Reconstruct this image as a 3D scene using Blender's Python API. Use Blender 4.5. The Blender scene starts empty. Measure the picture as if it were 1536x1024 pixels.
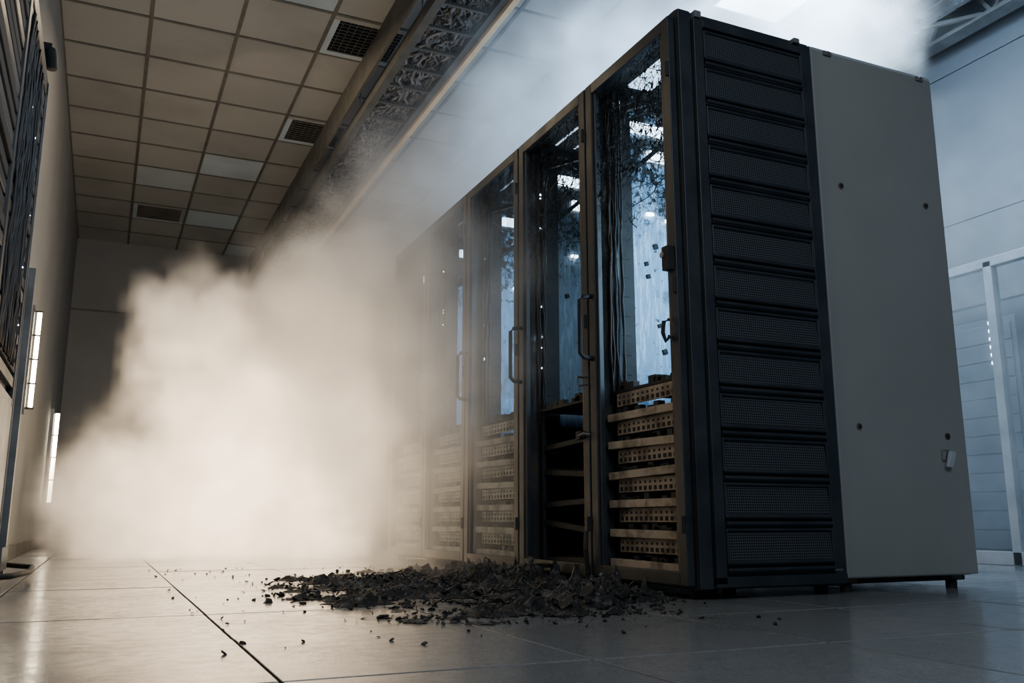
import bpy, math, random
from mathutils import Vector, noise, Matrix
random.seed(7)
scene = bpy.context.scene
COL = scene.collection

# ------------------------------------------------------------------ materials
def new_mat(name):
    m = bpy.data.materials.new(name); m.use_nodes = True
    nt = m.node_tree
    for n in list(nt.nodes): nt.nodes.remove(n)
    out = nt.nodes.new('ShaderNodeOutputMaterial')
    return m, nt, out

def N(nt, typ, **kw):
    n = nt.nodes.new(typ)
    for k, v in kw.items(): setattr(n, k, v)
    return n

def setin(nt, sock, v):
    if isinstance(v, bpy.types.NodeSocket): nt.links.new(v, sock)
    else: sock.default_value = v

def M(nt, op, a, b=None, c=None, clamp=False):
    n = nt.nodes.new('ShaderNodeMath'); n.operation = op; n.use_clamp = clamp
    setin(nt, n.inputs[0], a)
    if b is not None: setin(nt, n.inputs[1], b)
    if c is not None: setin(nt, n.inputs[2], c)
    return n.outputs[0]

def VM(nt, op, a, b=None, s=None):
    n = nt.nodes.new('ShaderNodeVectorMath'); n.operation = op
    setin(nt, n.inputs[0], a)
    if b is not None: setin(nt, n.inputs[1], b)
    if s is not None: setin(nt, n.inputs['Scale'], s)
    return n

def NOISE(nt, vec, scale, detail=4, rough=.55, dist=0):
    n = nt.nodes.new('ShaderNodeTexNoise')
    n.inputs['Scale'].default_value = scale; n.inputs['Detail'].default_value = detail
    n.inputs['Roughness'].default_value = rough; n.inputs['Distortion'].default_value = dist
    nt.links.new(vec, n.inputs['Vector'])
    return n

def MAPR(nt, v, a, b, c=0., d=1.):
    n = nt.nodes.new('ShaderNodeMapRange'); n.clamp = True
    setin(nt, n.inputs[0], v)
    for i, x in zip((1, 2, 3, 4), (a, b, c, d)): n.inputs[i].default_value = x
    return n.outputs[0]

def MIXC(nt, f, a, b):
    n = nt.nodes.new('ShaderNodeMix'); n.data_type = 'RGBA'
    setin(nt, n.inputs[0], f)
    setin(nt, n.inputs[6], a if isinstance(a, bpy.types.NodeSocket) else (*a, 1))
    setin(nt, n.inputs[7], b if isinstance(b, bpy.types.NodeSocket) else (*b, 1))
    return n.outputs[2]

def POS(nt): return nt.nodes.new('ShaderNodeNewGeometry').outputs['Position']

def simple(name, col, rough=.5, metal=0., col2=None, nscale=6., lo=.4, hi=.65, bump=.0, bscale=60., emit=None, estr=0., spec=.5):
    m, nt, out = new_mat(name)
    p = N(nt, 'ShaderNodeBsdfPrincipled')
    nt.links.new(p.outputs[0], out.inputs[0])
    pos = POS(nt)
    if col2 is None: col2 = tuple(c*.75 for c in col)
    nz = NOISE(nt, pos, nscale, 5, .6)
    f = MAPR(nt, nz.outputs[0], lo, hi)
    nt.links.new(MIXC(nt, f, col, col2), p.inputs['Base Color'])
    r = MAPR(nt, nz.outputs[0], .3, .7, max(0, rough-.08), min(1, rough+.12))
    nt.links.new(r, p.inputs['Roughness'])
    p.inputs['Metallic'].default_value = metal
    p.inputs['Specular IOR Level'].default_value = spec
    if bump:
        b = N(nt, 'ShaderNodeBump'); b.inputs['Strength'].default_value = bump; b.inputs['Distance'].default_value = .004
        nt.links.new(NOISE(nt, pos, bscale, 4).outputs[0], b.inputs['Height'])
        nt.links.new(b.outputs[0], p.inputs['Normal'])
    if emit:
        p.inputs['Emission Color'].default_value = (*emit, 1); p.inputs['Emission Strength'].default_value = estr
    return m

m_dark = simple('black_steel', (.020, .027, .035), .45, .2, (.032, .04, .049), 5, bump=.1)
m_frame = simple('sooty_frame', (.024, .029, .035), .55, .1, (.065, .055, .045), 4, .5, .68, bump=.25)
m_brown = simple('scorched_beige', (.15, .12, .09), .6, .1, (.045, .04, .035), 7, .42, .62, bump=.3)
m_shelf = simple('beige_shelf', (.47, .385, .29), .55, 0, (.16, .125, .095), 8, .46, .62, bump=.2)
m_black = simple('charred_black', (.008, .009, .011), .7, 0, (.02, .02, .022), 10, bump=.5)
m_beige = simple('beige_panel', (.27, .278, .272), .48, 0, (.235, .243, .238), 1.6, .35, .7, bump=.04, bscale=120)
m_grey = simple('grey_steel', (.22, .23, .24), .45, .4, (.14, .145, .15), 4, bump=.05)
m_chrome = simple('worn_metal', (.5, .5, .5), .3, .9)
m_wall = simple('painted_wall', (.19, .195, .20), .8, 0, (.15, .155, .16), .9, .3, .7, bump=.08, bscale=90)
m_wallr = simple('panel_wall', (.15, .175, .205), .7, 0, (.115, .14, .17), .8, .3, .7, bump=.05)
m_deck = simple('dark_deck', (.03, .035, .045), .8, 0)
m_white = simple('white_frame', (.50, .55, .60), .4, .1)
m_gap = simple('seam_black', (.012, .012, .013), .9)
m_grid = simple('grid_bar', (.085, .085, .08), .6)
m_trim = simple('brass_trim', (.80, .56, .30), .45, .0, (.60, .40, .20), 3)
m_wire = simple('burnt_wire', (.012, .012, .014), .45)
m_cable = simple('cable_grey', (.22, .23, .25), .55, 0, (.05, .055, .06), 12, .4, .6, bump=.3)
m_led_glint = simple('led_glint_white', (.8, .9, 1), .5, emit=(.75, .9, 1), estr=14)
m_glow_slit = simple('glow_slit', (.8, .9, 1), .5, emit=(.62, .84, 1), estr=7.0)
m_tube = simple('warm_tube', (1, .9, .7), .5, emit=(1, .82, .56), estr=34)
m_ceil_light = simple('cool_ceiling_panel', (.9, .95, 1), .5, emit=(.72, .87, 1), estr=18)

def mk_divider(name, c1, c2):
    m, nt, out = new_mat(name)
    p = N(nt, 'ShaderNodeBsdfPrincipled'); nt.links.new(p.outputs[0], out.inputs[0])
    pos = POS(nt)
    sc = VM(nt, 'MULTIPLY', pos, (30, 30, 3)).outputs[0]
    n1 = NOISE(nt, sc, 2.2, 6, .7, .6)
    n2 = NOISE(nt, pos, 6, 5, .65)
    n3 = NOISE(nt, pos, 28, 4, .7)
    s = N(nt, 'ShaderNodeSeparateXYZ'); nt.links.new(pos, s.inputs[0])
    c = MIXC(nt, MAPR(nt, n1.outputs[0], .50, .64), c1, c2)
    c = MIXC(nt, MAPR(nt, n2.outputs[0], .54, .68), c, (.06, .08, .10))
    top = MAPR(nt, s.outputs[2], 1.45, 1.95, 0, .22)
    c = MIXC(nt, MAPR(nt, M(nt, 'ADD', n3.outputs[0], top), .60, .68), c, (.012, .014, .017))
    nt.links.new(c, p.inputs['Base Color'])
    p.inputs['Roughness'].default_value = .45
    return m
m_div = mk_divider('scratched_sheet', (.18, .31, .46), (.44, .58, .74))
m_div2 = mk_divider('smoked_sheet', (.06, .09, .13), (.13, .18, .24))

def mk_perf(name, pitch, c_solid, c_hole, axis, r=.3):
    m, nt, out = new_mat(name)
    p = N(nt, 'ShaderNodeBsdfPrincipled'); nt.links.new(p.outputs[0], out.inputs[0])
    s = N(nt, 'ShaderNodeSeparateXYZ'); nt.links.new(POS(nt), s.inputs[0])
    a = M(nt, 'SUBTRACT', M(nt, 'FRACT', M(nt, 'DIVIDE', s.outputs[axis], pitch)), .5)
    b = M(nt, 'SUBTRACT', M(nt, 'FRACT', M(nt, 'DIVIDE', s.outputs[2], pitch)), .5)
    d = M(nt, 'SQRT', M(nt, 'ADD', M(nt, 'MULTIPLY', a, a), M(nt, 'MULTIPLY', b, b)))
    f = MAPR(nt, d, r, r+.1)
    nt.links.new(MIXC(nt, f, c_hole, c_solid), p.inputs['Base Color'])
    p.inputs['Roughness'].default_value = .75; p.inputs['Specular IOR Level'].default_value = .2
    return m
m_perf = mk_perf('perforated_steel', .0095, (.055, .067, .08), (.002, .002, .003), 0, .30)
m_perfy = mk_perf('perforated_steel_side', .012, (.05, .06, .075), (.004, .004, .005), 1, .28)

def mk_glass(name, dirt=.2, soot=.0, tint=(.86, .93, .97)):
    m, nt, out = new_mat(name)
    pos = POS(nt)
    tr = N(nt, 'ShaderNodeBsdfTransparent'); tr.inputs[0].default_value = (*tint, 1)
    gl = N(nt, 'ShaderNodeBsdfGlossy'); gl.inputs['Roughness'].default_value = .08
    gl.inputs[0].default_value = (.8, .9, 1, 1)
    lw = N(nt, 'ShaderNodeLayerWeight'); lw.inputs[0].default_value = .12
    mx = N(nt, 'ShaderNodeMixShader')
    nt.links.new(M(nt, 'MULTIPLY', lw.outputs['Facing'], .12), mx.inputs[0]); nt.links.new(tr.outputs[0], mx.inputs[1]); nt.links.new(gl.outputs[0], mx.inputs[2])
    df = N(nt, 'ShaderNodeBsdfDiffuse'); df.inputs[0].default_value = (.25, .3, .35, 1)
    n2 = NOISE(nt, pos, 3.5, 6, .7)
    m2 = N(nt, 'ShaderNodeMixShader')
    nt.links.new(MAPR(nt, n2.outputs[0], .45, .8, .0, dirt), m2.inputs[0]); nt.links.new(mx.outputs[0], m2.inputs[1]); nt.links.new(df.outputs[0], m2.inputs[2])
    last = m2
    if soot > 0:
        dk = N(nt, 'ShaderNodeBsdfDiffuse'); dk.inputs[0].default_value = (.01, .011, .013, 1)
        s = N(nt, 'ShaderNodeSeparateXYZ'); nt.links.new(pos, s.inputs[0])
        top = MAPR(nt, M(nt, 'ADD', s.outputs[2], M(nt, 'MULTIPLY', n2.outputs[0], .8)), 1.9, 2.5)
        f4 = M(nt, 'MULTIPLY', MAPR(nt, NOISE(nt, pos, 14, 5, .7).outputs[0], .45, .56), M(nt, 'MULTIPLY', top, soot))
        m4 = N(nt, 'ShaderNodeMixShader')
        nt.links.new(f4, m4.inputs[0]); nt.links.new(m2.outputs[0], m4.inputs[1]); nt.links.new(dk.outputs[0], m4.inputs[2])
        last = m4
    nt.links.new(last.outputs[0], out.inputs[0])
    return m
m_glass = mk_glass('sooty_glass', .10, .8, (.62, .68, .73))
m_glass2 = mk_glass('hazy_glass', .30)

def mk_web():
    m, nt, out = new_mat('crazed_film')
    pos = POS(nt)
    tr = N(nt, 'ShaderNodeBsdfTransparent')
    df = N(nt, 'ShaderNodeBsdfDiffuse'); df.inputs[0].default_value = (.02, .025, .03, 1)
    wv = NOISE(nt, pos, 6, 3)
    pp = VM(nt, 'ADD', pos, VM(nt, 'SCALE', wv.outputs[1], s=.3).outputs[0]).outputs[0]
    fs = []
    for sc, w in ((26, .03), (9, .02)):
        v = N(nt, 'ShaderNodeTexVoronoi'); v.feature = 'DISTANCE_TO_EDGE'; v.inputs['Scale'].default_value = sc
        nt.links.new(pp, v.inputs['Vector'])
        fs.append(MAPR(nt, v.outputs['Distance'], w, w*1.8, 1, 0))
    line = M(nt, 'MAXIMUM', fs[0], fs[1])
    s = N(nt, 'ShaderNodeSeparateXYZ'); nt.links.new(pos, s.inputs[0])
    n2 = NOISE(nt, pos, 4, 4, .6)
    top = MAPR(nt, M(nt, 'ADD', s.outputs[2], M(nt, 'MULTIPLY', n2.outputs[0], 1.2)), 1.95, 2.25)
    m3 = N(nt, 'ShaderNodeMixShader')
    nt.links.new(M(nt, 'MULTIPLY', line, top), m3.inputs[0]); nt.links.new(tr.outputs[0], m3.inputs[1]); nt.links.new(df.outputs[0], m3.inputs[2])
    nt.links.new(m3.outputs[0], out.inputs[0])
    return m
m_web = mk_web()

def mk_ceiling():
    m, nt, out = new_mat('ceiling_tile')
    p = N(nt, 'ShaderNodeBsdfPrincipled'); nt.links.new(p.outputs[0], out.inputs[0])
    pos = POS(nt)
    g = nt.nodes.new('ShaderNodeNewGeometry')
    rnd = g.outputs['Random Per Island']
    c = MIXC(nt, rnd, (.235, .24, .24), (.29, .295, .29))
    c = MIXC(nt, MAPR(nt, rnd, .90, .91), c, (.36, .44, .52))
    n = NOISE(nt, pos, 1.3, 5)
    c = MIXC(nt, MAPR(nt, n.outputs[0], .45, .75, 0, .5), c, (.14, .14, .135))
    nt.links.new(c, p.inputs['Base Color'])
    p.inputs['Roughness'].default_value = .85
    b = N(nt, 'ShaderNodeBump'); b.inputs['Strength'].default_value = .25; b.inputs['Distance'].default_value = .004
    nt.links.new(NOISE(nt, pos, 70, 4).outputs[0], b.inputs['Height']); nt.links.new(b.outputs[0], p.inputs['Normal'])
    return m
m_ctile = mk_ceiling()

def mk_floor():
    m, nt, out = new_mat('floor_tile')
    p = N(nt, 'ShaderNodeBsdfPrincipled'); nt.links.new(p.outputs[0], out.inputs[0])
    pos = POS(nt); g = nt.nodes.new('ShaderNodeNewGeometry')
    rnd = g.outputs['Random Per Island']
    n1 = NOISE(nt, pos, 2.2, 6, .65); n2 = NOISE(nt, pos, 22, 5, .7); n3 = NOISE(nt, pos, 140, 3, .6)
    c = MIXC(nt, rnd, (.19, .202, .216), (.245, .26, .275))
    c = MIXC(nt, MAPR(nt, n1.outputs[0], .4, .7, 0, .6), c, (.13, .14, .15))
    c = MIXC(nt, MAPR(nt, n2.outputs[0], .45, .75, 0, .5), c, (.085, .09, .097))
    c = MIXC(nt, MAPR(nt, n3.outputs[0], .5, .7, 0, .35), c, (.38, .40, .42))
    d = VM(nt, 'SUBTRACT', pos, (1.30, 3.3, 0)).outputs[0]
    d = VM(nt, 'DIVIDE', d, (.70, 1.25, 1)).outputs[0]
    L = VM(nt, 'LENGTH', d).outputs['Value']
    st = M(nt, 'ADD', L, M(nt, 'MULTIPLY', M(nt, 'SUBTRACT', NOISE(nt, pos, 7, 6, .75).outputs[0], .5), 2.2))
    c = MIXC(nt, MAPR(nt, st, .5, 1.15, .85, 0), c, (.035, .034, .033))
    nt.links.new(c, p.inputs['Base Color'])
    r = M(nt, 'ADD', MAPR(nt, n1.outputs[0], .3, .7, .10, .21), MAPR(nt, n2.outputs[0], .4, .7, 0, .09))
    r = M(nt, 'ADD', r, MAPR(nt, st, .55, 1.05, .3, 0))
    nt.links.new(r, p.inputs['Roughness'])
    b = N(nt, 'ShaderNodeBump'); b.inputs['Strength'].default_value = .07; b.inputs['Distance'].default_value = .003
    nt.links.new(n2.outputs[0], b.inputs['Height']); nt.links.new(b.outputs[0], p.inputs['Normal'])
    return m
m_floor = mk_floor()

def mk_char():
    m, nt, out = new_mat('char_and_ash')
    p = N(nt, 'ShaderNodeBsdfPrincipled'); nt.links.new(p.outputs[0], out.inputs[0])
    pos = POS(nt)
    n = NOISE(nt, pos, 9, 6, .7); n2 = NOISE(nt, pos, 50, 5, .7)
    c = MIXC(nt, MAPR(nt, n.outputs[0], .51, .63), (.009, .009, .010), (.11, .105, .10))
    c = MIXC(nt, MAPR(nt, n2.outputs[0], .59, .70), c, (.28, .28, .28))
    nt.links.new(c, p.inputs['Base Color']); p.inputs['Roughness'].default_value = .7
    b = N(nt, 'ShaderNodeBump'); b.inputs['Strength'].default_value = .9; b.inputs['Distance'].default_value = .01
    nt.links.new(n2.outputs[0], b.inputs['Height']); nt.links.new(b.outputs[0], p.inputs['Normal'])
    return m
m_char = mk_char()

# ------------------------------------------------------------------ mesh builder
class MB:
    def __init__(s): s.v = []; s.f = []; s.mi = []; s.mats = []
    def m(s, mat):
        if mat not in s.mats: s.mats.append(mat)
        return s.mats.index(mat)
    def box(s, x0, x1, y0, y1, z0, z1, mat):
        k = s.m(mat); o = len(s.v)
        s.v += [(x0,y0,z0),(x1,y0,z0),(x1,y1,z0),(x0,y1,z0),(x0,y0,z1),(x1,y0,z1),(x1,y1,z1),(x0,y1,z1)]
        for f in ((0,3,2,1),(4,5,6,7),(0,1,5,4),(1,2,6,5),(2,3,7,6),(3,0,4,7)):
            s.f.append(tuple(o+i for i in f)); s.mi.append(k)
    def obox(s, c, ax, ay, az, mat):
        k = s.m(mat); o = len(s.v); c = Vector(c); ax=Vector(ax); ay=Vector(ay); az=Vector(az)
        for sx,sy,sz in ((-1,-1,-1),(1,-1,-1),(1,1,-1),(-1,1,-1),(-1,-1,1),(1,-1,1),(1,1,1),(-1,1,1)):
            s.v.append(tuple(c+ax*sx+ay*sy+az*sz))
        for f in ((0,3,2,1),(4,5,6,7),(0,1,5,4),(1,2,6,5),(2,3,7,6),(3,0,4,7)):
            s.f.append(tuple(o+i for i in f)); s.mi.append(k)
    def bar(s, p0, p1, w, h, mat):
        p0=Vector(p0); p1=Vector(p1); d=(p1-p0); L=d.length; d.normalize()
        up = Vector((0,0,1)) if abs(d.z)<.95 else Vector((0,1,0))
        a = d.cross(up).normalized(); b = a.cross(d).normalized()
        s.obox((p0+p1)/2, d*L/2, a*w/2, b*h/2, mat)
    def tube(s, pts, r, mat, seg=6):
        k = s.m(mat); pts=[Vector(p) for p in pts]; rings=[]
        for i,p in enumerate(pts):
            d = (pts[min(i+1,len(pts)-1)]-pts[max(i-1,0)])
            if d.length<1e-6: d=Vector((0,0,1))
            d.normalize()
            up = Vector((0,0,1)) if abs(d.z)<.9 else Vector((1,0,0))
            a=d.cross(up).normalized(); b=a.cross(d)
            o=len(s.v)
            for j in range(seg):
                t=2*math.pi*j/seg
                s.v.append(tuple(p+a*math.cos(t)*r+b*math.sin(t)*r))
            rings.append(o)
        for i in range(len(rings)-1):
            for j in range(seg):
                j2=(j+1)%seg
                s.f.append((rings[i]+j,rings[i]+j2,rings[i+1]+j2,rings[i+1]+j)); s.mi.append(k)
        s.f.append(tuple(rings[0]+j for j in reversed(range(seg)))); s.mi.append(k)
        s.f.append(tuple(rings[-1]+j for j in range(seg))); s.mi.append(k)
    def cyl(s, p0, p1, r, mat, seg=16): s.tube([p0,p1], r, mat, seg)
    def build(s, name, parent=None, bevel=0., smooth=False, loc=(0,0,0)):
        me = bpy.data.meshes.new(name); me.from_pydata(s.v, [], s.f)
        for m in s.mats: me.materials.append(m)
        me.polygons.foreach_set('material_index', s.mi)
        if smooth: me.polygons.foreach_set('use_smooth', [True]*len(me.polygons))
        me.update()
        ob = bpy.data.objects.new(name, me); COL.objects.link(ob); ob.location = loc
        if parent: ob.parent = parent
        if bevel:
            b = ob.modifiers.new('bevel','BEVEL'); b.width=bevel; b.segments=2; b.limit_method='ANGLE'
        return ob

def empty(name, loc):
    e = bpy.data.objects.new(name, None); e.empty_display_size=.3; e.location=loc; COL.objects.link(e); return e

# ------------------------------------------------------------------ room shell
CZ = 3.85
mb = MB()
x0s = .3-.6*3
for i in range(13):
    for j in range(24):
        x = x0s+.6*i; y = 2.2-.6*6+.6*j
        if x >= 6.0 or y>=12.4: continue
        x1=min(x+.6,6.0); y1=min(y+.6,12.4); g=.0035
        mb.box(x+g, x1-g, y+g, y1-g, -.03, random.uniform(-.002,0), m_floor)
mb.box(x0s, 6.0, -1.4, 12.4, -.06, -.03, m_gap)
mb.build('floor', bevel=.0015)

mb = MB()
def key(a): return (round(a[0],2), round(a[1],2))
vents={key(a) for a in {(1.25, 5.85), (1.25, 7.65), (.05, 10.65)}}
lights={key(a) for a in {(3.65, 3.45), (3.65, 4.05)}}
for i in range(8):
    for j in range(-7, 12):
        x=-.55+.6*i; y=5.85+.6*j
        if y>12.35: continue
        y1=min(y+.6,12.4)
        k=key((x,y))
        if k in vents or k in lights: continue
        mb.box(x+.010,x+.590,y+.010,y1-.010,CZ,CZ+.02,m_ctile)
mb.build('ceiling')
mb = MB()
for i in range(9):
    x=-.55+.6*i; mb.box(x-.013,x+.013,1.65,12.4,CZ-.008,CZ+.03,m_grid)
for j in range(-7,12):
    y=5.85+.6*j; mb.box(-.55,4.25,y-.013,y+.013,CZ-.006,CZ+.03,m_grid)
mb.box(-1.4,4.27,1.6,12.4,CZ+.05,CZ+.08,m_deck)
mb.box(4.25,4.30,1.6,12.4,CZ-.05,4.7,m_wallr)
mb.box(4.30,6.2,1.6,12.4,4.7,4.75,m_deck)
mb.build('trim_1')

for (x,y) in sorted(vents):
    mb=MB()
    mb.box(x+.015,x+.585,y+.015,y+.585,CZ+.06,CZ+.07,m_black)
    mb.box(x+.015,x+.585,y+.015,y+.07,CZ-.006,CZ+.01,m_ctile)
    mb.box(x+.015,x+.585,y+.53,y+.585,CZ-.006,CZ+.01,m_ctile)
    mb.box(x+.015,x+.06,y+.07,y+.53,CZ-.006,CZ+.01,m_ctile)
    mb.box(x+.54,x+.585,y+.07,y+.53,CZ-.006,CZ+.01,m_ctile)
    for t in range(10):
        yy=y+.095+t*.046
        mb.obox((x+.3,yy,CZ+.0),(.24,0,0),(0,.004,.012),(0,-.001,.0015),m_grid)
    for t in range(9):
        xx=x+.09+t*.053
        mb.box(xx-.003,xx+.003,y+.07,y+.53,CZ-.003,CZ+.012,m_grid)
    mb.build('ceiling_vent')

e=empty('ceiling_light',(3.95,4.05,CZ))
mb=MB(); mb.box(-.29,.29,-.59,.59,-.005,.015,m_ceil_light); mb.build('diffuser',e)
mb=MB()
for a in ((-.3,-.28,-.6,.6),(.28,.3,-.6,.6),(-.3,.3,-.6,-.58),(-.3,.3,.58,.6),(-.3,.3,-.01,.01)): mb.box(*a,-.015,.02,m_white)
mb.build('housing',e)

mb=MB(); mb.box(-.75,-.55,4.9,12.4,0,CZ+.05,m_wall)
mb.box(-1.4,-.55,4.88,4.9+.05,0,CZ+.05,m_wall); mb.box(-1.5,-1.4,1.6,4.95,0,CZ+.05,m_wall); mb.build('wall_left')
mb=MB(); mb.box(-.75,6.2,12.4,12.6,0,4.75,m_wall)
mb.box(-.55,6,12.385,12.4,0,.1,m_grid); mb.box(-.55,6.,12.39,12.4,2.9,2.92,m_grid); mb.build('wall_back')
mb=MB(); mb.box(6.03,6.2,1.0,12.4,0,4.75,m_gap)
zz=[0.0,1.285,2.57,3.82,4.7]
for a in range(4):
    for b in range(8):
        y=1.0+1.43*b
        if y>12.3: continue
        mb.box(6.0,6.03,y+.004,min(y+1.426,12.39),zz[a]+.004,zz[a+1]-.004,m_wallr)
mb.build('wall_right', bevel=.003)
mb=MB(); mb.box(-.55,-.535,4.95,12.38,0,.1,m_grid); mb.build('baseboard_left')

mb=MB()
for X in (4.62,5.15,5.75):
    for Z,w in ((3.95,.07),(4.45,.06)):
        mb.box(X-w,X+w,1.6,12.3,Z-.012,Z+.012,m_grey); mb.box(X-.01,X+.01,1.6,12.3,Z,Z+.06,m_grey)
    for k in range(18):
        y=1.6+.6*k
        mb.bar((X,y,3.96),(X,y+.3,4.46),.03,.03,m_grey); mb.bar((X,y+.3,4.46),(X,y+.6,3.96),.03,.03,m_grey)
for k in range(7):
    y=2.6+1.5*k; mb.box(4.31,6,y-.05,y+.05,4.3,4.36,m_grey)
    mb.bar((4.62,y,4.0),(5.15,y+.75,4.0),.03,.03,m_grey); mb.bar((5.15,y+.75,4.0),(5.75,y,4.0),.03,.03,m_grey)
mb.build('roof_truss')
mb=MB(); mb.cyl((5.45,1.6,4.15),(5.45,12.3,4.15),.16,m_chrome,20)
for k in range(12): mb.cyl((5.45,1.8+k*.9,4.15),(5.45,1.84+k*.9,4.15),.172,m_grey,20)
mb.build('air_duct',smooth=False)

e=empty('cable_tray',(0,0,0))
mb=MB()
for X in (1.70,2.08):
    mb.box(X-.012,X+.012,3.0,12.35,3.50,3.62,m_grid); mb.box(X-.03,X+.03,3.0,12.35,3.49,3.5,m_grid)
for k in range(31): mb.box(1.71,2.07,3.1+.3*k-.012,3.1+.3*k+.012,3.51,3.53,m_grid)
for k in range(6):
    y=3.6+1.6*k
    for X in (1.70,2.08): mb.cyl((X,y,3.6),(X,y,CZ),.008,m_grey,6)
mb.box(1.60,1.62,3.0,12.35,3.60,3.85,m_grid)
mb.build('rails',e)
mb=MB(); mb.box(2.10,2.14,3.0,12.35,3.46,3.53,m_trim); mb.build('edge_trim',e)
mb=MB()
for k in range(34):
    x=random.uniform(1.74,2.04); z=random.uniform(3.53,3.60); pts=[]; ph=random.uniform(0,6)
    for j in range(150):
        pts.append((min(2.055,max(1.725,x+.05*math.sin(j*.35+ph)+random.uniform(-.03,.03))),3.0+j*.0622,z+random.uniform(-.02,.03)))
    mb.tube(pts,random.uniform(.006,.013),m_cable,5)
mb.build('cables',e,smooth=True)

# ------------------------------------------------------------------ racks
H=2.2; D=.65
def make_rack(y0, W, idx):
    e=empty('server_rack',(1.864,y0,0))
    mb=MB()
    mb.box(.02,D-.01,.02,W-.02,.03,.07,m_black)
    for (a,b) in ((.0,.0),(.0,W-.05),(D-.05,.0),(D-.05,W-.05)):
        mb.box(a+.002,a+.05,b+.002,b+.048,.03,H-.005,m_frame)
    mb.box(.0,D,.0,.045,H-.06,H,m_dark); mb.box(.0,D,W-.045,W,H-.06,H,m_dark)
    mb.box(.0,.045,.045,W-.045,H-.05,H,m_dark); mb.box(D-.045,D,.045,W-.045,H-.05,H,m_dark)
    for k in range(5):
        if (idx==0 and k in (1,3)): continue
        mb.box(.05+.11*k,.05+.11*k+.09,.045,W-.045,H-.02,H-.012,m_black)
    mb.bar((.06,.06,H-.10),(D-.05,W-.06,H-.04),.02,.02,m_black)
    mb.bar((.06,W-.06,H-.16),(D-.05,.08,H-.06),.018,.018,m_black)
    mb.bar((.16,W-.06,H-.42),(D-.12,W-.06,H-.08),.02,.02,m_black)
    for (a,b) in ((.05,.06),(.05,W-.06),(D-.05,.06),(D-.05,W-.06)):
        mb.cyl((a,b,.0),(a,b,.035),.025,m_black,12)
    for b in (.06,W-.085):
        mb.box(.06,.075,b,b+.025,.07,H-.06,m_dark)
        mb.box(D-.10,D-.085,b,b+.025,.07,H-.06,m_dark)
    mb.box(.05,.165,W-.062,W-.02,.72,H-.06,m_black)
    for q in range(16):
        z=.78+q*.085; mb.box(.075,.14,W-.065,W-.062,z,z+.02,m_black)
    mb.build('frame',e,bevel=.004)
    mb=MB()
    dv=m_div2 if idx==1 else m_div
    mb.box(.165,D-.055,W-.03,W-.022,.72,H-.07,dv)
    mb.box(D-.02,D-.01,.05,W-.05,.07,H-.08,dv)
    mb.box(.05,D-.055,W-.03,W-.022,.07,.72,m_black)
    mb.build('inner_sheets',e)
    mb=MB()
    dz0,dz1=.045,H-.03
    mb.box(-.032,-.002,.004,.05,dz0,dz1,m_dark if idx==0 else m_frame)
    mb.box(-.024,-.002,.05,.072,dz0+.03,dz1-.03,m_brown)
    mb.box(-.032,-.002,W-.055,W-.004,dz0,dz1,m_frame)
    mb.box(-.024,-.002,W-.075,W-.055,dz0+.03,dz1-.03,m_dark)
    mb.box(-.032,-.002,.05,W-.055,dz1-.05,dz1,m_dark)
    mb.box(-.032,-.002,.05,W-.055,dz0,dz0+.045,m_frame)
    for z in (.25,1.1,1.95): mb.cyl((-.036,.012,z-.03),(-.036,.012,z+.03),.008,m_black,10)
    mb.build('door_frame',e,bevel=.004)
    if idx<2:
        mb=MB(); k=mb.m(m_web)
        n=24; z_top=dz1-.05
        for q in range(n):
            ya=.072+(W-.147)*q/n; yb=.072+(W-.147)*(q+1)/n
            za=1.0+.25*noise.noise(Vector((q*.5,idx*5,0))); zb_=1.0+.25*noise.noise(Vector(((q+1)*.5,idx*5,0)))
            o=len(mb.v); mb.v+=[(-.014,ya,za),(-.014,yb,zb_),(-.014,yb,z_top),(-.014,ya,z_top)]
            mb.f.append((o+3,o+2,o+1,o)); mb.mi.append(k)
        mb.build('shattered_glass',e)
    else:
        mb=MB(); k=mb.m(m_glass)
        mb.v=[(-.014,.072,dz0+.045),(-.014,W-.075,dz0+.045),(-.014,W-.075,dz1-.05),(-.014,.072,dz1-.05)]
        mb.f=[(3,2,1,0)]; mb.mi=[k]; mb.build('door_glass',e)
    mb=MB(); hy=W-.03
    z0,z1=(.93,1.20)
    mb.tube([(-.03,hy,z0),(-.075,hy,z0+.005),(-.09,hy,z0+.02),(-.09,hy,z1-.02),(-.075,hy,z1-.005),(-.03,hy,z1)],.010,m_black,8)
    mb.build('handle',e,smooth=True)
    mb=MB()
    nU=6; zb=.085; p=.115
    for k in range(nU):
        z=zb+k*p
        if idx==1: continue
        tilt=random.uniform(-.006,.006)
        mb.obox((.030,W/2,z+.014),(.022,0,0),(0,W/2-.075,tilt),(0,0,.015),m_shelf)
        mb.box(.055,.40,.08,W-.09,z,z+.006,m_black)
        y_a,y_b=.085,W-.12
        fz=z+.058
        mb.box(.028,.036,y_a,y_b,fz,z+.112,m_shelf)
        n=13
        for q in range(n):
            yy=y_a+.02+(y_b-y_a-.04)*q/(n-1)
            mb.box(.0255,.030,yy-.010,yy+.008,fz+.006,fz+.022,m_black)
            mb.box(.0255,.030,yy-.006,yy+.004,fz+.032,fz+.041,m_black)
        for q in range(7):
            yy=random.uniform(y_a,y_b)
            mb.box(.03,.06,yy,yy+.035,z+.029,z+.029+random.uniform(.01,.025),m_black)
    if idx==1:
        for k in range(5):
            z=.1+k*.13; mb.obox((.2,W/2,z),(.14,0,random.uniform(-.02,.02)),(0,W/2-.09,random.uniform(-.03,.03)),(0,0,.012),m_black)
    mb.box(.03,.45,.07,W-.08,zb+nU*p,zb+nU*p+.012,m_black)
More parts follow.
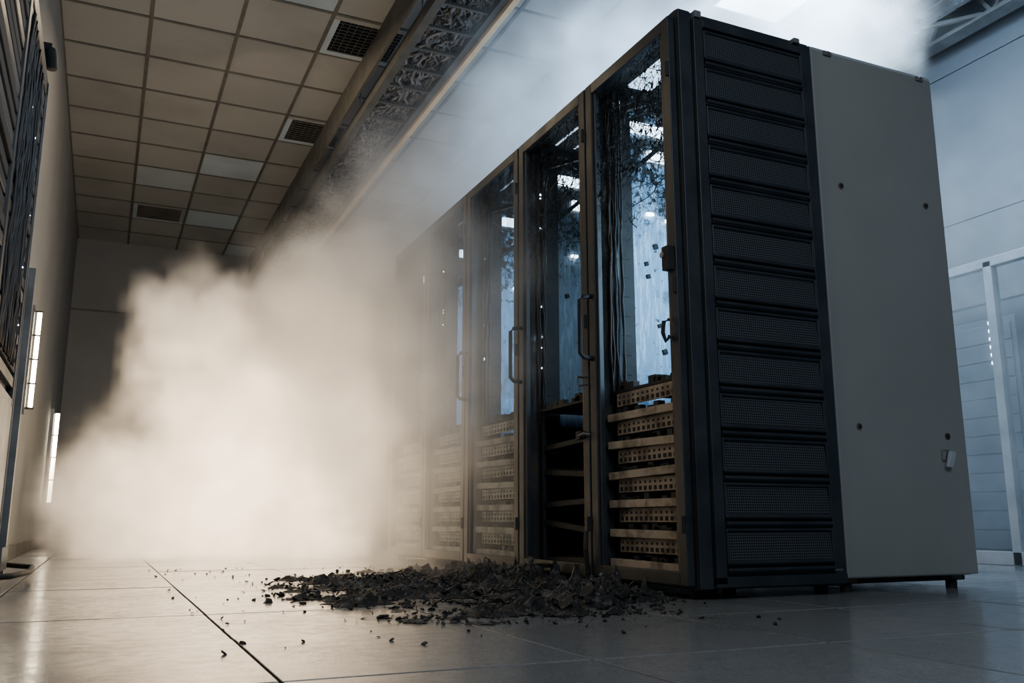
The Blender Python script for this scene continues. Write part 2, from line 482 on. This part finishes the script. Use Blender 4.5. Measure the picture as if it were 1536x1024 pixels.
    for q in range(8):
        yy=random.uniform(.1,W-.15); mb.box(.03,.06,yy,yy+.05,zb+nU*p+.01,zb+nU*p+random.uniform(.02,.05),m_black)
    mb.build('patch_panels',e,bevel=.0015)
    mb=MB()
    nW=90 if idx<2 else 16
    for k in range(nW):
        px,py,pz=random.uniform(.04,D-.1),random.uniform(.08,W-.06),random.choice([H-.08,random.uniform(1.7,2.1)])
        pts=[Vector((px,py,pz))]; d=Vector((random.uniform(-1,1),random.uniform(-1,1),-.8))
        for j in range(random.randint(6,18)):
            d=(d+Vector((random.uniform(-1,1),random.uniform(-1,1),random.uniform(-1.0,.80)))*.6).normalized()
            q=pts[-1]+d*.03
            q=Vector((min(D-.07,max(.01,q.x)),min(W-.05,max(.05,q.y)),min(H-.05,max(.8,q.z))))
            pts.append(q)
        mb.tube(pts,random.uniform(.0012,.003),m_wire,5)
    for k in range(8):
        y=random.uniform(W-.12,W-.07); x=random.uniform(.03,.08); z=.75; pts=[]
        while z<H-.1:
            pts.append((x+random.uniform(-.005,.005),y+random.uniform(-.006,.006),z)); z+=.07
        mb.tube(pts,.005,m_wire,6)
    if idx<2:
        for k in range(8):
            x=random.uniform(.22,.5); z=random.uniform(.8,1.5); s_=random.uniform(.008,.015)
            mb.obox((x,W-.034,z),(s_,0,s_*.3),(0,.004,0),(-s_*.3,0,s_),m_black)
    mb.build('burnt_wiring',e,smooth=True)
    mb=MB()
    mb.box(.18,D-.16,W-.05,W-.035,1.985,2.035,m_glow_slit)  # added glowing bars, standing in for light through openings and reflections
    mb.box(.26,D-.22,W-.05,W-.035,1.86,1.91,m_glow_slit)
    for k in range(9):
        yy=W-.074; z=random.uniform(.9,1.9)
        mb.box(.055,.06,yy,yy+.004,z,z+.006,m_led_glint)
    for k in range(2):
        x=.25+k*.1; mb.box(x,x+.035,W-.05,W-.036,1.60-.02*k,1.612-.02*k,m_led_glint)  # glowing bits in place of white reflective spots
    mb.build('lights_and_glints',e)
    return e
racks=[]
ys=[2.591,3.255,3.965,4.69,5.40,6.13]
for i in range(5):
    racks.append(make_rack(ys[i], ys[i+1]-ys[i]-.006, i))

e0=racks[0]
mb=MB()
mb.box(.0,D,-.012,.0,.035,H-.002,m_dark)
mb.box(.0,.055,-.022,-.012,.035,H-.005,m_dark)
mb.box(.062,.105,-.034,-.012,.05,H-.035,m_dark)
mb.box(.593,.645,-.030,-.012,.05,H-.02,m_dark)
mb.box(.105,.593,-.034,-.012,H-.065,H-.035,m_dark)
mb.box(.062,.645,-.034,-.012,.04,.075,m_dark)
p=(2.13-.085)/13
for k in range(13):
    z=.085+p*k
    mb.obox((.349,-.024,z+.092),(.236,0,0),(0,.004,0),(0,.004,.050),m_perf)
    mb.box(.108,.116,-.034,-.012,z+.035,z+p-.008,m_dark); mb.box(.582,.590,-.034,-.012,z+.035,z+p-.008,m_dark)
    mb.tube([(.11,-.030,z+.036),(.588,-.030,z+.036)],.0085,m_dark,10)
    mb.tube([(.11,-.034,z+.012),(.588,-.034,z+.012)],.0075,m_dark,10)
    mb.tube([(.11,-.028,z+p-.010),(.588,-.028,z+p-.010)],.006,m_dark,8)
mb.build('louvred_cover',e0,bevel=.003)
mb=MB()
mb.box(-.06,-.032,.015,.055,1.16,1.25,m_black); mb.cyl((-.065,.05,1.22),(-.05,.05,1.22),.012,m_chrome,12)
mb.tube([(-.04,.05,.98),(-.06,.055,.97),(-.062,.06,.93),(-.05,.06,.90),(-.035,.055,.92)],.008,m_black,8)
mb.box(.07,.10,-.034,-.0,H-.028,H-.0,m_grey); mb.box(.56,.59,-.034,-.0,H-.02,H,m_grey)
mb.build('latches',e0,bevel=.002)
mb=MB(); mb.box(.585,.625,-.0315,-.0300,.085,.092,m_grey); mb.build('label_plate',e0)

e=empty('metal_cabinet',(2.525,2.591,0))
W2=.70
mb=MB()
mb.box(0,W2,.02,.85,.05,H+.0,m_beige)
mb.box(.004,W2-.004,-.012,.018,.055,H-.012,m_beige)
mb.box(.0,W2,-.004,.02,H-.012,H+.005,m_white)
mb.box(.02,W2-.02,.04,.8,.03,.05,m_black)
mb.build('body',e,bevel=.006)
mb=MB()
for (x,z) in ((.115,1.60),(.59,1.585),(.115,.62),(.59,.60)):
    mb.cyl((x,-.0165,z),(x,-.012,z),.013,m_brown,18); mb.cyl((x,-.019,z),(x,-.013,z),.009,m_black,14)
for x in (.09,.62):
    mb.box(x-.02,x+.02,-.022,.01,H-.03,H-.012,m_grey); mb.cyl((x,-.026,H-.02),(x,-.02,H-.02),.008,m_chrome,12)
mb.build('bolts',e)
mb=MB()
mb.box(.545,.585,-.02,-.012,.50,.545,m_chrome)
mb.obox((.575,-.032,.505),(.014,0,-.002),(0,.008,0),(.012,0,.032),m_white)
mb.build('latch',e,bevel=.003)
mb=MB()
for x in (.06,W2-.08):
    for y in (.06,.78):
        mb.box(x-.03,x+.03,y-.03,y+.03,.035,.052,m_brown); mb.cyl((x,y,0),(x,y,.036),.022,m_black,12)
mb.build('feet',e)
e=racks[1]
mb=MB()
mb.box(-.05,-.03,.05,.09,.60,.635,m_black); mb.tube([(-.03,.0,.615),(-.05,.02,.62),(-.06,.05,.61)],.006,m_grey,6)
mb.tube([(-.03,.03,.86),(-.07,.03,.86),(-.07,.03,.82),(-.03,.03,.83)],.006,m_chrome,6)
mb.tube([(-.03,.03,.02),(-.06,.0,.15),(-.05,.01,.22)],.01,m_black,6)
mb.build('broken_latch',e)

# ------------------------------------------------------------------ left rack
e=empty('network_rack',(-.4,0,0))
mb=MB()
mb.box(-.7,-.03,2.6,4.62,.04,2.32,m_black)
for y in (2.62,3.6,4.56):
    mb.box(-.04,.0,y,y+.06,.02,2.36,m_dark)
mb.box(-.002,.004,4.605,4.618,.1,2.36,m_grey)
mb.box(-.04,.0,2.6,4.62,2.28,2.36,m_dark); mb.box(-.04,.0,2.6,4.62,.02,.12,m_grey)
for k in range(22):
    z=.85+k*.065
    mb.box(-.035,-.012+random.uniform(0,.01),2.7,4.55,z,z+.045,m_perfy if k%3 else m_dark)
mb.box(-.035,-.002,3.66,4.56,.12,.80,m_grey); mb.box(-.03,.004,3.7,4.52,.16,.76,m_grey)
mb.build('body',e,bevel=.004)
mb=MB()
for k in range(22):
    y=random.uniform(3.7,4.5); z=2.25; pts=[]
    while z>.85:
        pts.append((-.002+random.uniform(0,.008),y,z)); z-=.07; y+=random.uniform(-.02,.02); y=min(4.55,max(3.7,y))
    mb.tube(pts,random.uniform(.003,.006),m_wire,6)
mb.build('cable_curtain',e,smooth=True)
mb=MB()
mb.box(-.02,.03,4.66,4.70,.03,1.44,m_grey); mb.box(-.02,.02,4.72,4.76,.03,1.30,m_grey)
mb.build('door_edge',e,bevel=.003)
mb=MB()
mb.tube([(.0,4.0,.05),(.10,4.1,.05),(.14,4.5,.045),(.13,4.85,.05),(.0,4.95,.06)],.012,m_black,8)
for k in range(14):
    mb.box(.03,.034,4.45+.02*k,4.46+.02*k,.05,.15,m_grey)
mb.build('bumper_rail',e,smooth=True)
mb=MB()
for k in range(5):
    y=random.uniform(3.8,4.5); z=random.uniform(1.0,2.1); mb.box(.005,.008,y,y+.004,z,z+.005,m_led_glint)  # tiny glowing marks painted in as glints on the rack
mb.build('lights_and_glints',e)
e=empty('security_camera',(-.40,4.60,2.46))
mb=MB(); mb.cyl((-.03,0,-.1),(-.03,0,.10),.012,m_black,10); mb.box(-.05,.0,-.02,.02,.06,.10,m_black)
mb.build('bracket',e)
mb=MB(); mb.tube([(-.01,0,.08),(.0,0,.03),(.005,0,-.01),(.005,0,-.03)],.028,m_black,16); mb.build('dome',e,bevel=.01)

for (y,z0,z1) in ((6.75,1.0,1.66),(10.4,.44,1.36)):
    e=empty('wall_tube_light',(-.53,y,0))
    mb=MB(); mb.cyl((.045,0,z0),(.045,0,z1),.014 if y<8 else .02,m_tube,14); mb.build('tube',e,smooth=True)
    mb=MB(); mb.box(-.02,.015,-.04,.04,z0-.04,z1+.04,m_grey)
    n=4
    for k in range(n+1):
        z=z0+(z1-z0)*k/n; mb.box(.0,.066,-.022,.022,z-.005,z+.005,m_black)
    mb.build('bracket',e)

# ------------------------------------------------------------------ glass cabinet
e=empty('glass_cabinet',(5.0,0,0))
mb=MB()
for y in (2.5,3.70,4.9,6.1):
    mb.box(0,.06,y,y+.06,0,1.88,m_white); mb.box(.84,.9,y,y+.06,0,1.88,m_grey)
mb.box(0,.06,2.5,6.16,1.84,1.90,m_white); mb.box(0,.06,2.5,6.16,0,.08,m_white); mb.box(.84,.9,2.5,6.16,1.84,1.9,m_grey)
mb.build('frame',e,bevel=.004)
mb=MB(); k=mb.m(m_glass2)
for y in (2.56,3.76,4.96):
    o=len(mb.v); mb.v+=[(.028,y,.08),(.028,y+1.14,.08),(.028,y+1.14,1.84),(.028,y,1.84)]; mb.f.append((o+3,o+2,o+1,o)); mb.mi.append(k)
mb.build('glass',e)
mb=MB()
for y in (2.62,3.9,5.05):
    mb.box(.45,.8,y,y+.9,.02,1.62,m_wallr)
    for k in range(12): mb.box(.435,.45,y+.03,y+.87,.08+k*.125,.197+k*.125,m_wallr)
mb.build('equipment',e,bevel=.003)
mb=MB()
for k in range(6): mb.box(.42,.435,4.05,4.08,1.30+.055*k,1.32+.055*k,m_led_glint)
mb.build('lights_and_glints',e)

# ------------------------------------------------------------------ charred debris
def dmask(x,y):
    pts=[(1.2,2.45,.34,.20),(1.45,2.7,.36,.25),(1.5,3.0,.40,.40),(1.15,3.2,.45,.45),(1.5,3.9,.45,.7),(1.1,3.8,.38,.5)]
    b=-1
    for cx,cy,rx,ry in pts:
        d=1-math.sqrt(((x-cx)/rx)**2+((y-cy)/ry)**2); b=max(b,d)
    return b
mb=MB(); k=mb.m(m_char)
nx,ny=150,300; X0,X1,Yy0,Yy1=.55,1.822,1.9,4.8
idx={}
def hh(x,y):
    b=dmask(x,y)*.85+.95*noise.fractal(Vector((x*4.6,y*4.6,0)),1.0,2.0,5)-.15
    if x>1.5 and y>2.6: b+=.25
    if b<=0: return 0
    n1=abs(noise.fractal(Vector((x*13,y*13,3)),.7,2.2,5)); n2=noise.noise(Vector((x*5,y*5,9)))
    h=min(b*1.6,1)*(.003+.034*n1+.022*max(0,n2))
    if x>1.4: h*=1+2.2*(x-1.4)/.4
    return h
for i in range(nx+1):
    for j in range(ny+1):
        x=X0+(X1-X0)*i/nx; y=Yy0+(Yy1-Yy0)*j/ny
        idx[i,j]=(x,y,hh(x,y))
vid={}
def gv(i,j):
    if (i,j) not in vid:
        x,y,h=idx[i,j]; vid[i,j]=len(mb.v); mb.v.append((x,y,max(0.0005,h) if h>0 else -.002))
    return vid[i,j]
for i in range(nx):
    for j in range(ny):
        if max(idx[i,j][2],idx[i+1,j][2],idx[i+1,j+1][2],idx[i,j+1][2])>.002:
            mb.f.append((gv(i,j),gv(i+1,j),gv(i+1,j+1),gv(i,j+1))); mb.mi.append(k)
def shard(x,y,s_):
    R=Matrix.Rotation(random.uniform(0,6.3),3,'Z')@Matrix.Rotation(random.uniform(-.7,.7),3,'X')@Matrix.Rotation(random.uniform(-.7,.7),3,'Y')
    o=len(mb.v); c=Vector((x,y,hh(x,y)+s_*.3))
    dims=(s_*random.uniform(.6,1.8),s_*random.uniform(.5,1.2),s_*random.uniform(.2,.6))
    for sx,sy,sz in ((-1,-1,-1),(1,-1,-1),(1,1,-1),(-1,1,-1),(-1,-1,1),(1,-1,1),(1,1,1),(-1,1,1)):
        j_=Vector((random.uniform(.4,1.1)*sx*dims[0],random.uniform(.4,1.1)*sy*dims[1],random.uniform(.4,1.1)*sz*dims[2]))
        mb.v.append(tuple(c+R@j_))
    for f in ((0,3,2,1),(4,5,6,7),(0,1,5,4),(1,2,6,5),(2,3,7,6),(3,0,4,7)):
        mb.f.append(tuple(o+i for i in f)); mb.mi.append(k)
cnt=0
while cnt<2200:
    x=random.uniform(.25,1.82); y=random.uniform(1.9,5.4)
    b=dmask(x,y)+random.uniform(-.05,.65)
    if b<0.12 and random.random()>.04: continue
    cnt+=1
    s_=random.choice([.003,.003,.004,.005,.007,.010]) * random.uniform(.7,1.4)
    if b<.12: s_=min(s_,.006)
    shard(x,y,s_)
cnt=0
while cnt<70:
    x=random.uniform(1.1,1.78); y=random.uniform(2.3,4.4)
    if dmask(x,y)<.15: continue
    cnt+=1; shard(x,y,random.uniform(.012,.028))
for k2 in range(30):
    x=random.uniform(1.0,1.75); y=random.uniform(2.6,4.2); pts=[]; a=random.uniform(0,6.3)
    for j in range(9):
        a+=random.uniform(-.6,.6); x+=.02*math.cos(a); y+=.02*math.sin(a); x=min(1.815,x)
        pts.append((x,y,hh(x,y)+.006+random.uniform(0,.02)))
    mb.tube(pts,.003,m_wire,5)
mb.build('charred_debris')

# ------------------------------------------------------------------ smoke
def smoke_material():
    m, nt, out = new_mat('smoke')
    pos=POS(nt)
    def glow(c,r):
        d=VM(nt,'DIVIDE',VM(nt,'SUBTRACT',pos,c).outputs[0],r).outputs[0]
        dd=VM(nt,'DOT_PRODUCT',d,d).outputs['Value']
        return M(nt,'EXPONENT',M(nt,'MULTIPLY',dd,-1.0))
    gw=glow((1.10,6.7,.40),(1.15,1.9,1.20))  # warm emission painted into the smoke in place of scattered light
    gc=glow((3.8,4.2,3.5),(1.6,1.8,1.0))  # cool scattered light near the ceiling panel, painted as emission
    gb=glow((5.2,4.6,1.1),(1.0,2.5,1.3))  # bluish lit haze of the right bay, painted as emission
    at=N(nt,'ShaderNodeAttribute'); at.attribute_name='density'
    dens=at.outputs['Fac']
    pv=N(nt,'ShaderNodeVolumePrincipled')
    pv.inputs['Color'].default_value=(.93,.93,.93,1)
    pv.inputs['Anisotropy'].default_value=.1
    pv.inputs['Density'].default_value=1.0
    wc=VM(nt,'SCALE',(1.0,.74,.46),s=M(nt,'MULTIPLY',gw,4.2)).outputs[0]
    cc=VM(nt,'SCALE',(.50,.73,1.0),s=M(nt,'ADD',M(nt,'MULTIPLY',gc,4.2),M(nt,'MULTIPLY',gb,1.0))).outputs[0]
    ad=VM(nt,'ADD',VM(nt,'ADD',wc,cc).outputs[0],(.030,.044,.062)).outputs[0]  # constant term: ambient light on the smoke, painted as emission
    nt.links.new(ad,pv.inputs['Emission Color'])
    nt.links.new(M(nt,'MULTIPLY',dens,MAPR(nt,dens,0,4.5,.28,1.2)),pv.inputs['Emission Strength'])  # denser smoke emits more, imitating light scattered inside it
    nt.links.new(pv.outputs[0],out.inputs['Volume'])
    m.cycles.volume_step_rate=4.5
    m.cycles.volume_sampling='DISTANCE'
    return m
m_smoke=smoke_material()
nt=bpy.data.node_groups.new('smoke_field','GeometryNodeTree')
nt.interface.new_socket(name='Geometry',in_out='OUTPUT',socket_type='NodeSocketGeometry')
gout=nt.nodes.new('NodeGroupOutput')
pos=nt.nodes.new('GeometryNodeInputPosition').outputs[0]
def off(n,amp):
    return VM(nt,'SCALE',VM(nt,'SUBTRACT',n.outputs[1],(.5,.5,.5)).outputs[0],s=amp).outputs[0]
nA=NOISE(nt,pos,1.3,1,.5); nB=NOISE(nt,pos,3.2,6,.65); nC=NOISE(nt,pos,2.8,6,.68,.8)
p_=VM(nt,'ADD',VM(nt,'ADD',pos,off(nA,1.0)).outputs[0],off(nB,1.25)).outputs[0]
def ell(c,r):
    d=VM(nt,'DIVIDE',VM(nt,'SUBTRACT',p_,c).outputs[0],r).outputs[0]
    return M(nt,'SUBTRACT',1.0,VM(nt,'LENGTH',d).outputs['Value'])
def union(lst):
    r=lst[0]
    for x in lst[1:]: r=M(nt,'SMOOTH_MAX',r,x,.12)
    return r
dense=union([ell((1.2,7.3,.7),(1.25,1.8,1.15)),ell((.30,7.2,.35),(.75,1.2,.7)),ell((.62,7.2,1.55),(.50,.9,.75)),ell((1.75,7.5,1.7),(.85,1.5,1.1))])
dd=M(nt,'MULTIPLY',MAPR(nt,dense,0,.5),3.0)
thin=union([ell((1.42,5.2,1.0),(.78,2.0,1.45)),ell((2.7,5.6,2.9),(1.5,2.4,.9))])
td=M(nt,'MULTIPLY',MAPR(nt,thin,0,.6),1.25)
core=union([ell((3.7,4.3,3.2),(.95,1.1,.65)),ell((2.9,4.6,2.9),(.9,1.2,.6))])
cd_=M(nt,'MULTIPLY',MAPR(nt,core,0,.5),2.2)
bd=M(nt,'MULTIPLY',MAPR(nt,ell((5.0,5.0,1.2),(1.6,3.2,2.0)),0,.5),.3)
den=M(nt,'ADD',M(nt,'ADD',dd,td),M(nt,'ADD',cd_,bd))
den=M(nt,'MULTIPLY',den,MAPR(nt,nC.outputs[0],.36,.64,.06,1.9))
s=nt.nodes.new('ShaderNodeSeparateXYZ'); nt.links.new(pos,s.inputs[0])
inr=M(nt,'MULTIPLY',M(nt,'MULTIPLY',M(nt,'GREATER_THAN',s.outputs[0],1.80),M(nt,'LESS_THAN',s.outputs[0],3.3)),M(nt,'LESS_THAN',s.outputs[2],2.24))
den=M(nt,'MULTIPLY',den,M(nt,'SUBTRACT',1.0,inr))
clr=M(nt,'MULTIPLY',MAPR(nt,s.outputs[0],1.8,2.4,1,0),MAPR(nt,s.outputs[2],2.4,3.1))
den=M(nt,'MULTIPLY',den,M(nt,'SUBTRACT',1.0,clr))
den=M(nt,'MAXIMUM',M(nt,'SUBTRACT',den,.04),0.0)
vc=nt.nodes.new('GeometryNodeVolumeCube')
nt.links.new(den,vc.inputs['Density'])
vc.inputs['Min'].default_value=(-.5,2.9,.01); vc.inputs['Max'].default_value=(5.9,10.0,3.80)
vc.inputs['Resolution X'].default_value=107; vc.inputs['Resolution Y'].default_value=118; vc.inputs['Resolution Z'].default_value=63
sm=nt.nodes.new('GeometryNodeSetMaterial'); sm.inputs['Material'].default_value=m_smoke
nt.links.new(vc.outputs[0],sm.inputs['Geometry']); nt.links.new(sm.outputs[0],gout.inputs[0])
me=bpy.data.meshes.new('smoke_cloud'); me.materials.append(m_smoke)
ob=bpy.data.objects.new('smoke_cloud',me); COL.objects.link(ob)
md=ob.modifiers.new('smoke_field','NODES'); md.node_group=nt

# ------------------------------------------------------------------ lights
def area(name,loc,target,size,power,col,sy=None):
    l=bpy.data.lights.new(name,'AREA'); l.energy=power; l.color=col; l.size=size
    if sy: l.shape='RECTANGLE'; l.size_y=sy
    o=bpy.data.objects.new(name,l); COL.objects.link(o); o.location=loc
    o.rotation_euler=(Vector(target)-Vector(loc)).to_track_quat('-Z','Y').to_euler(); return o
WARM=(1,.78,.52); COOL=(.58,.79,1)
area('warm_smoke_fill',(.5,6.2,3.7),(1.0,7.0,.4),.6,40,WARM)  # added warm light, put overhead in clear air to brighten the smoke
area('cool_ceiling_lamp',(3.95,4.05,3.82),(3.6,4.3,0),.55,120,COOL,1.1)
area('cool_aisle_lamp',(3.2,7.0,3.8),(3.2,6.2,0),.8,60,COOL)
area('right_bay_fill',(4.6,3.4,3.8),(5.4,4.6,1.0),.6,60,COOL)  # added cool light to brighten haze, glass cabinet and right wall
area('front_fill',(.9,-1.3,3.0),(2.4,3.0,.6),1.4,58,(.78,.89,1))  # unseen fill added behind the camera for the rack fronts
area('aisle_fill_lamp',(-.2,1.9,2.2),(1.9,3.2,.4),.5,7,(1,.86,.68))  # added warm fill to brighten the lower shelves
for i,w in enumerate((12,3,11,9)):
    area('rack_fill',(2.25,ys[i]+.06,1.35),(2.25,ys[i+1],1.35),.2,w,(.5,.78,1),.9)  # unseen fill added inside each rack to brighten the blue sheets

w=bpy.data.worlds.new('World'); scene.world=w; w.use_nodes=True
w.node_tree.nodes['Background'].inputs[0].default_value=(.24,.33,.42,1)
w.node_tree.nodes['Background'].inputs[1].default_value=.12

cd=bpy.data.cameras.new('camera'); cam=bpy.data.objects.new('camera',cd); COL.objects.link(cam)
cam.location=(0,0,.265); cam.rotation_euler=(math.radians(90+11.33),0,math.radians(-24.4))
cd.sensor_width=36; cd.lens=31.36; cd.clip_start=.02
scene.camera=cam
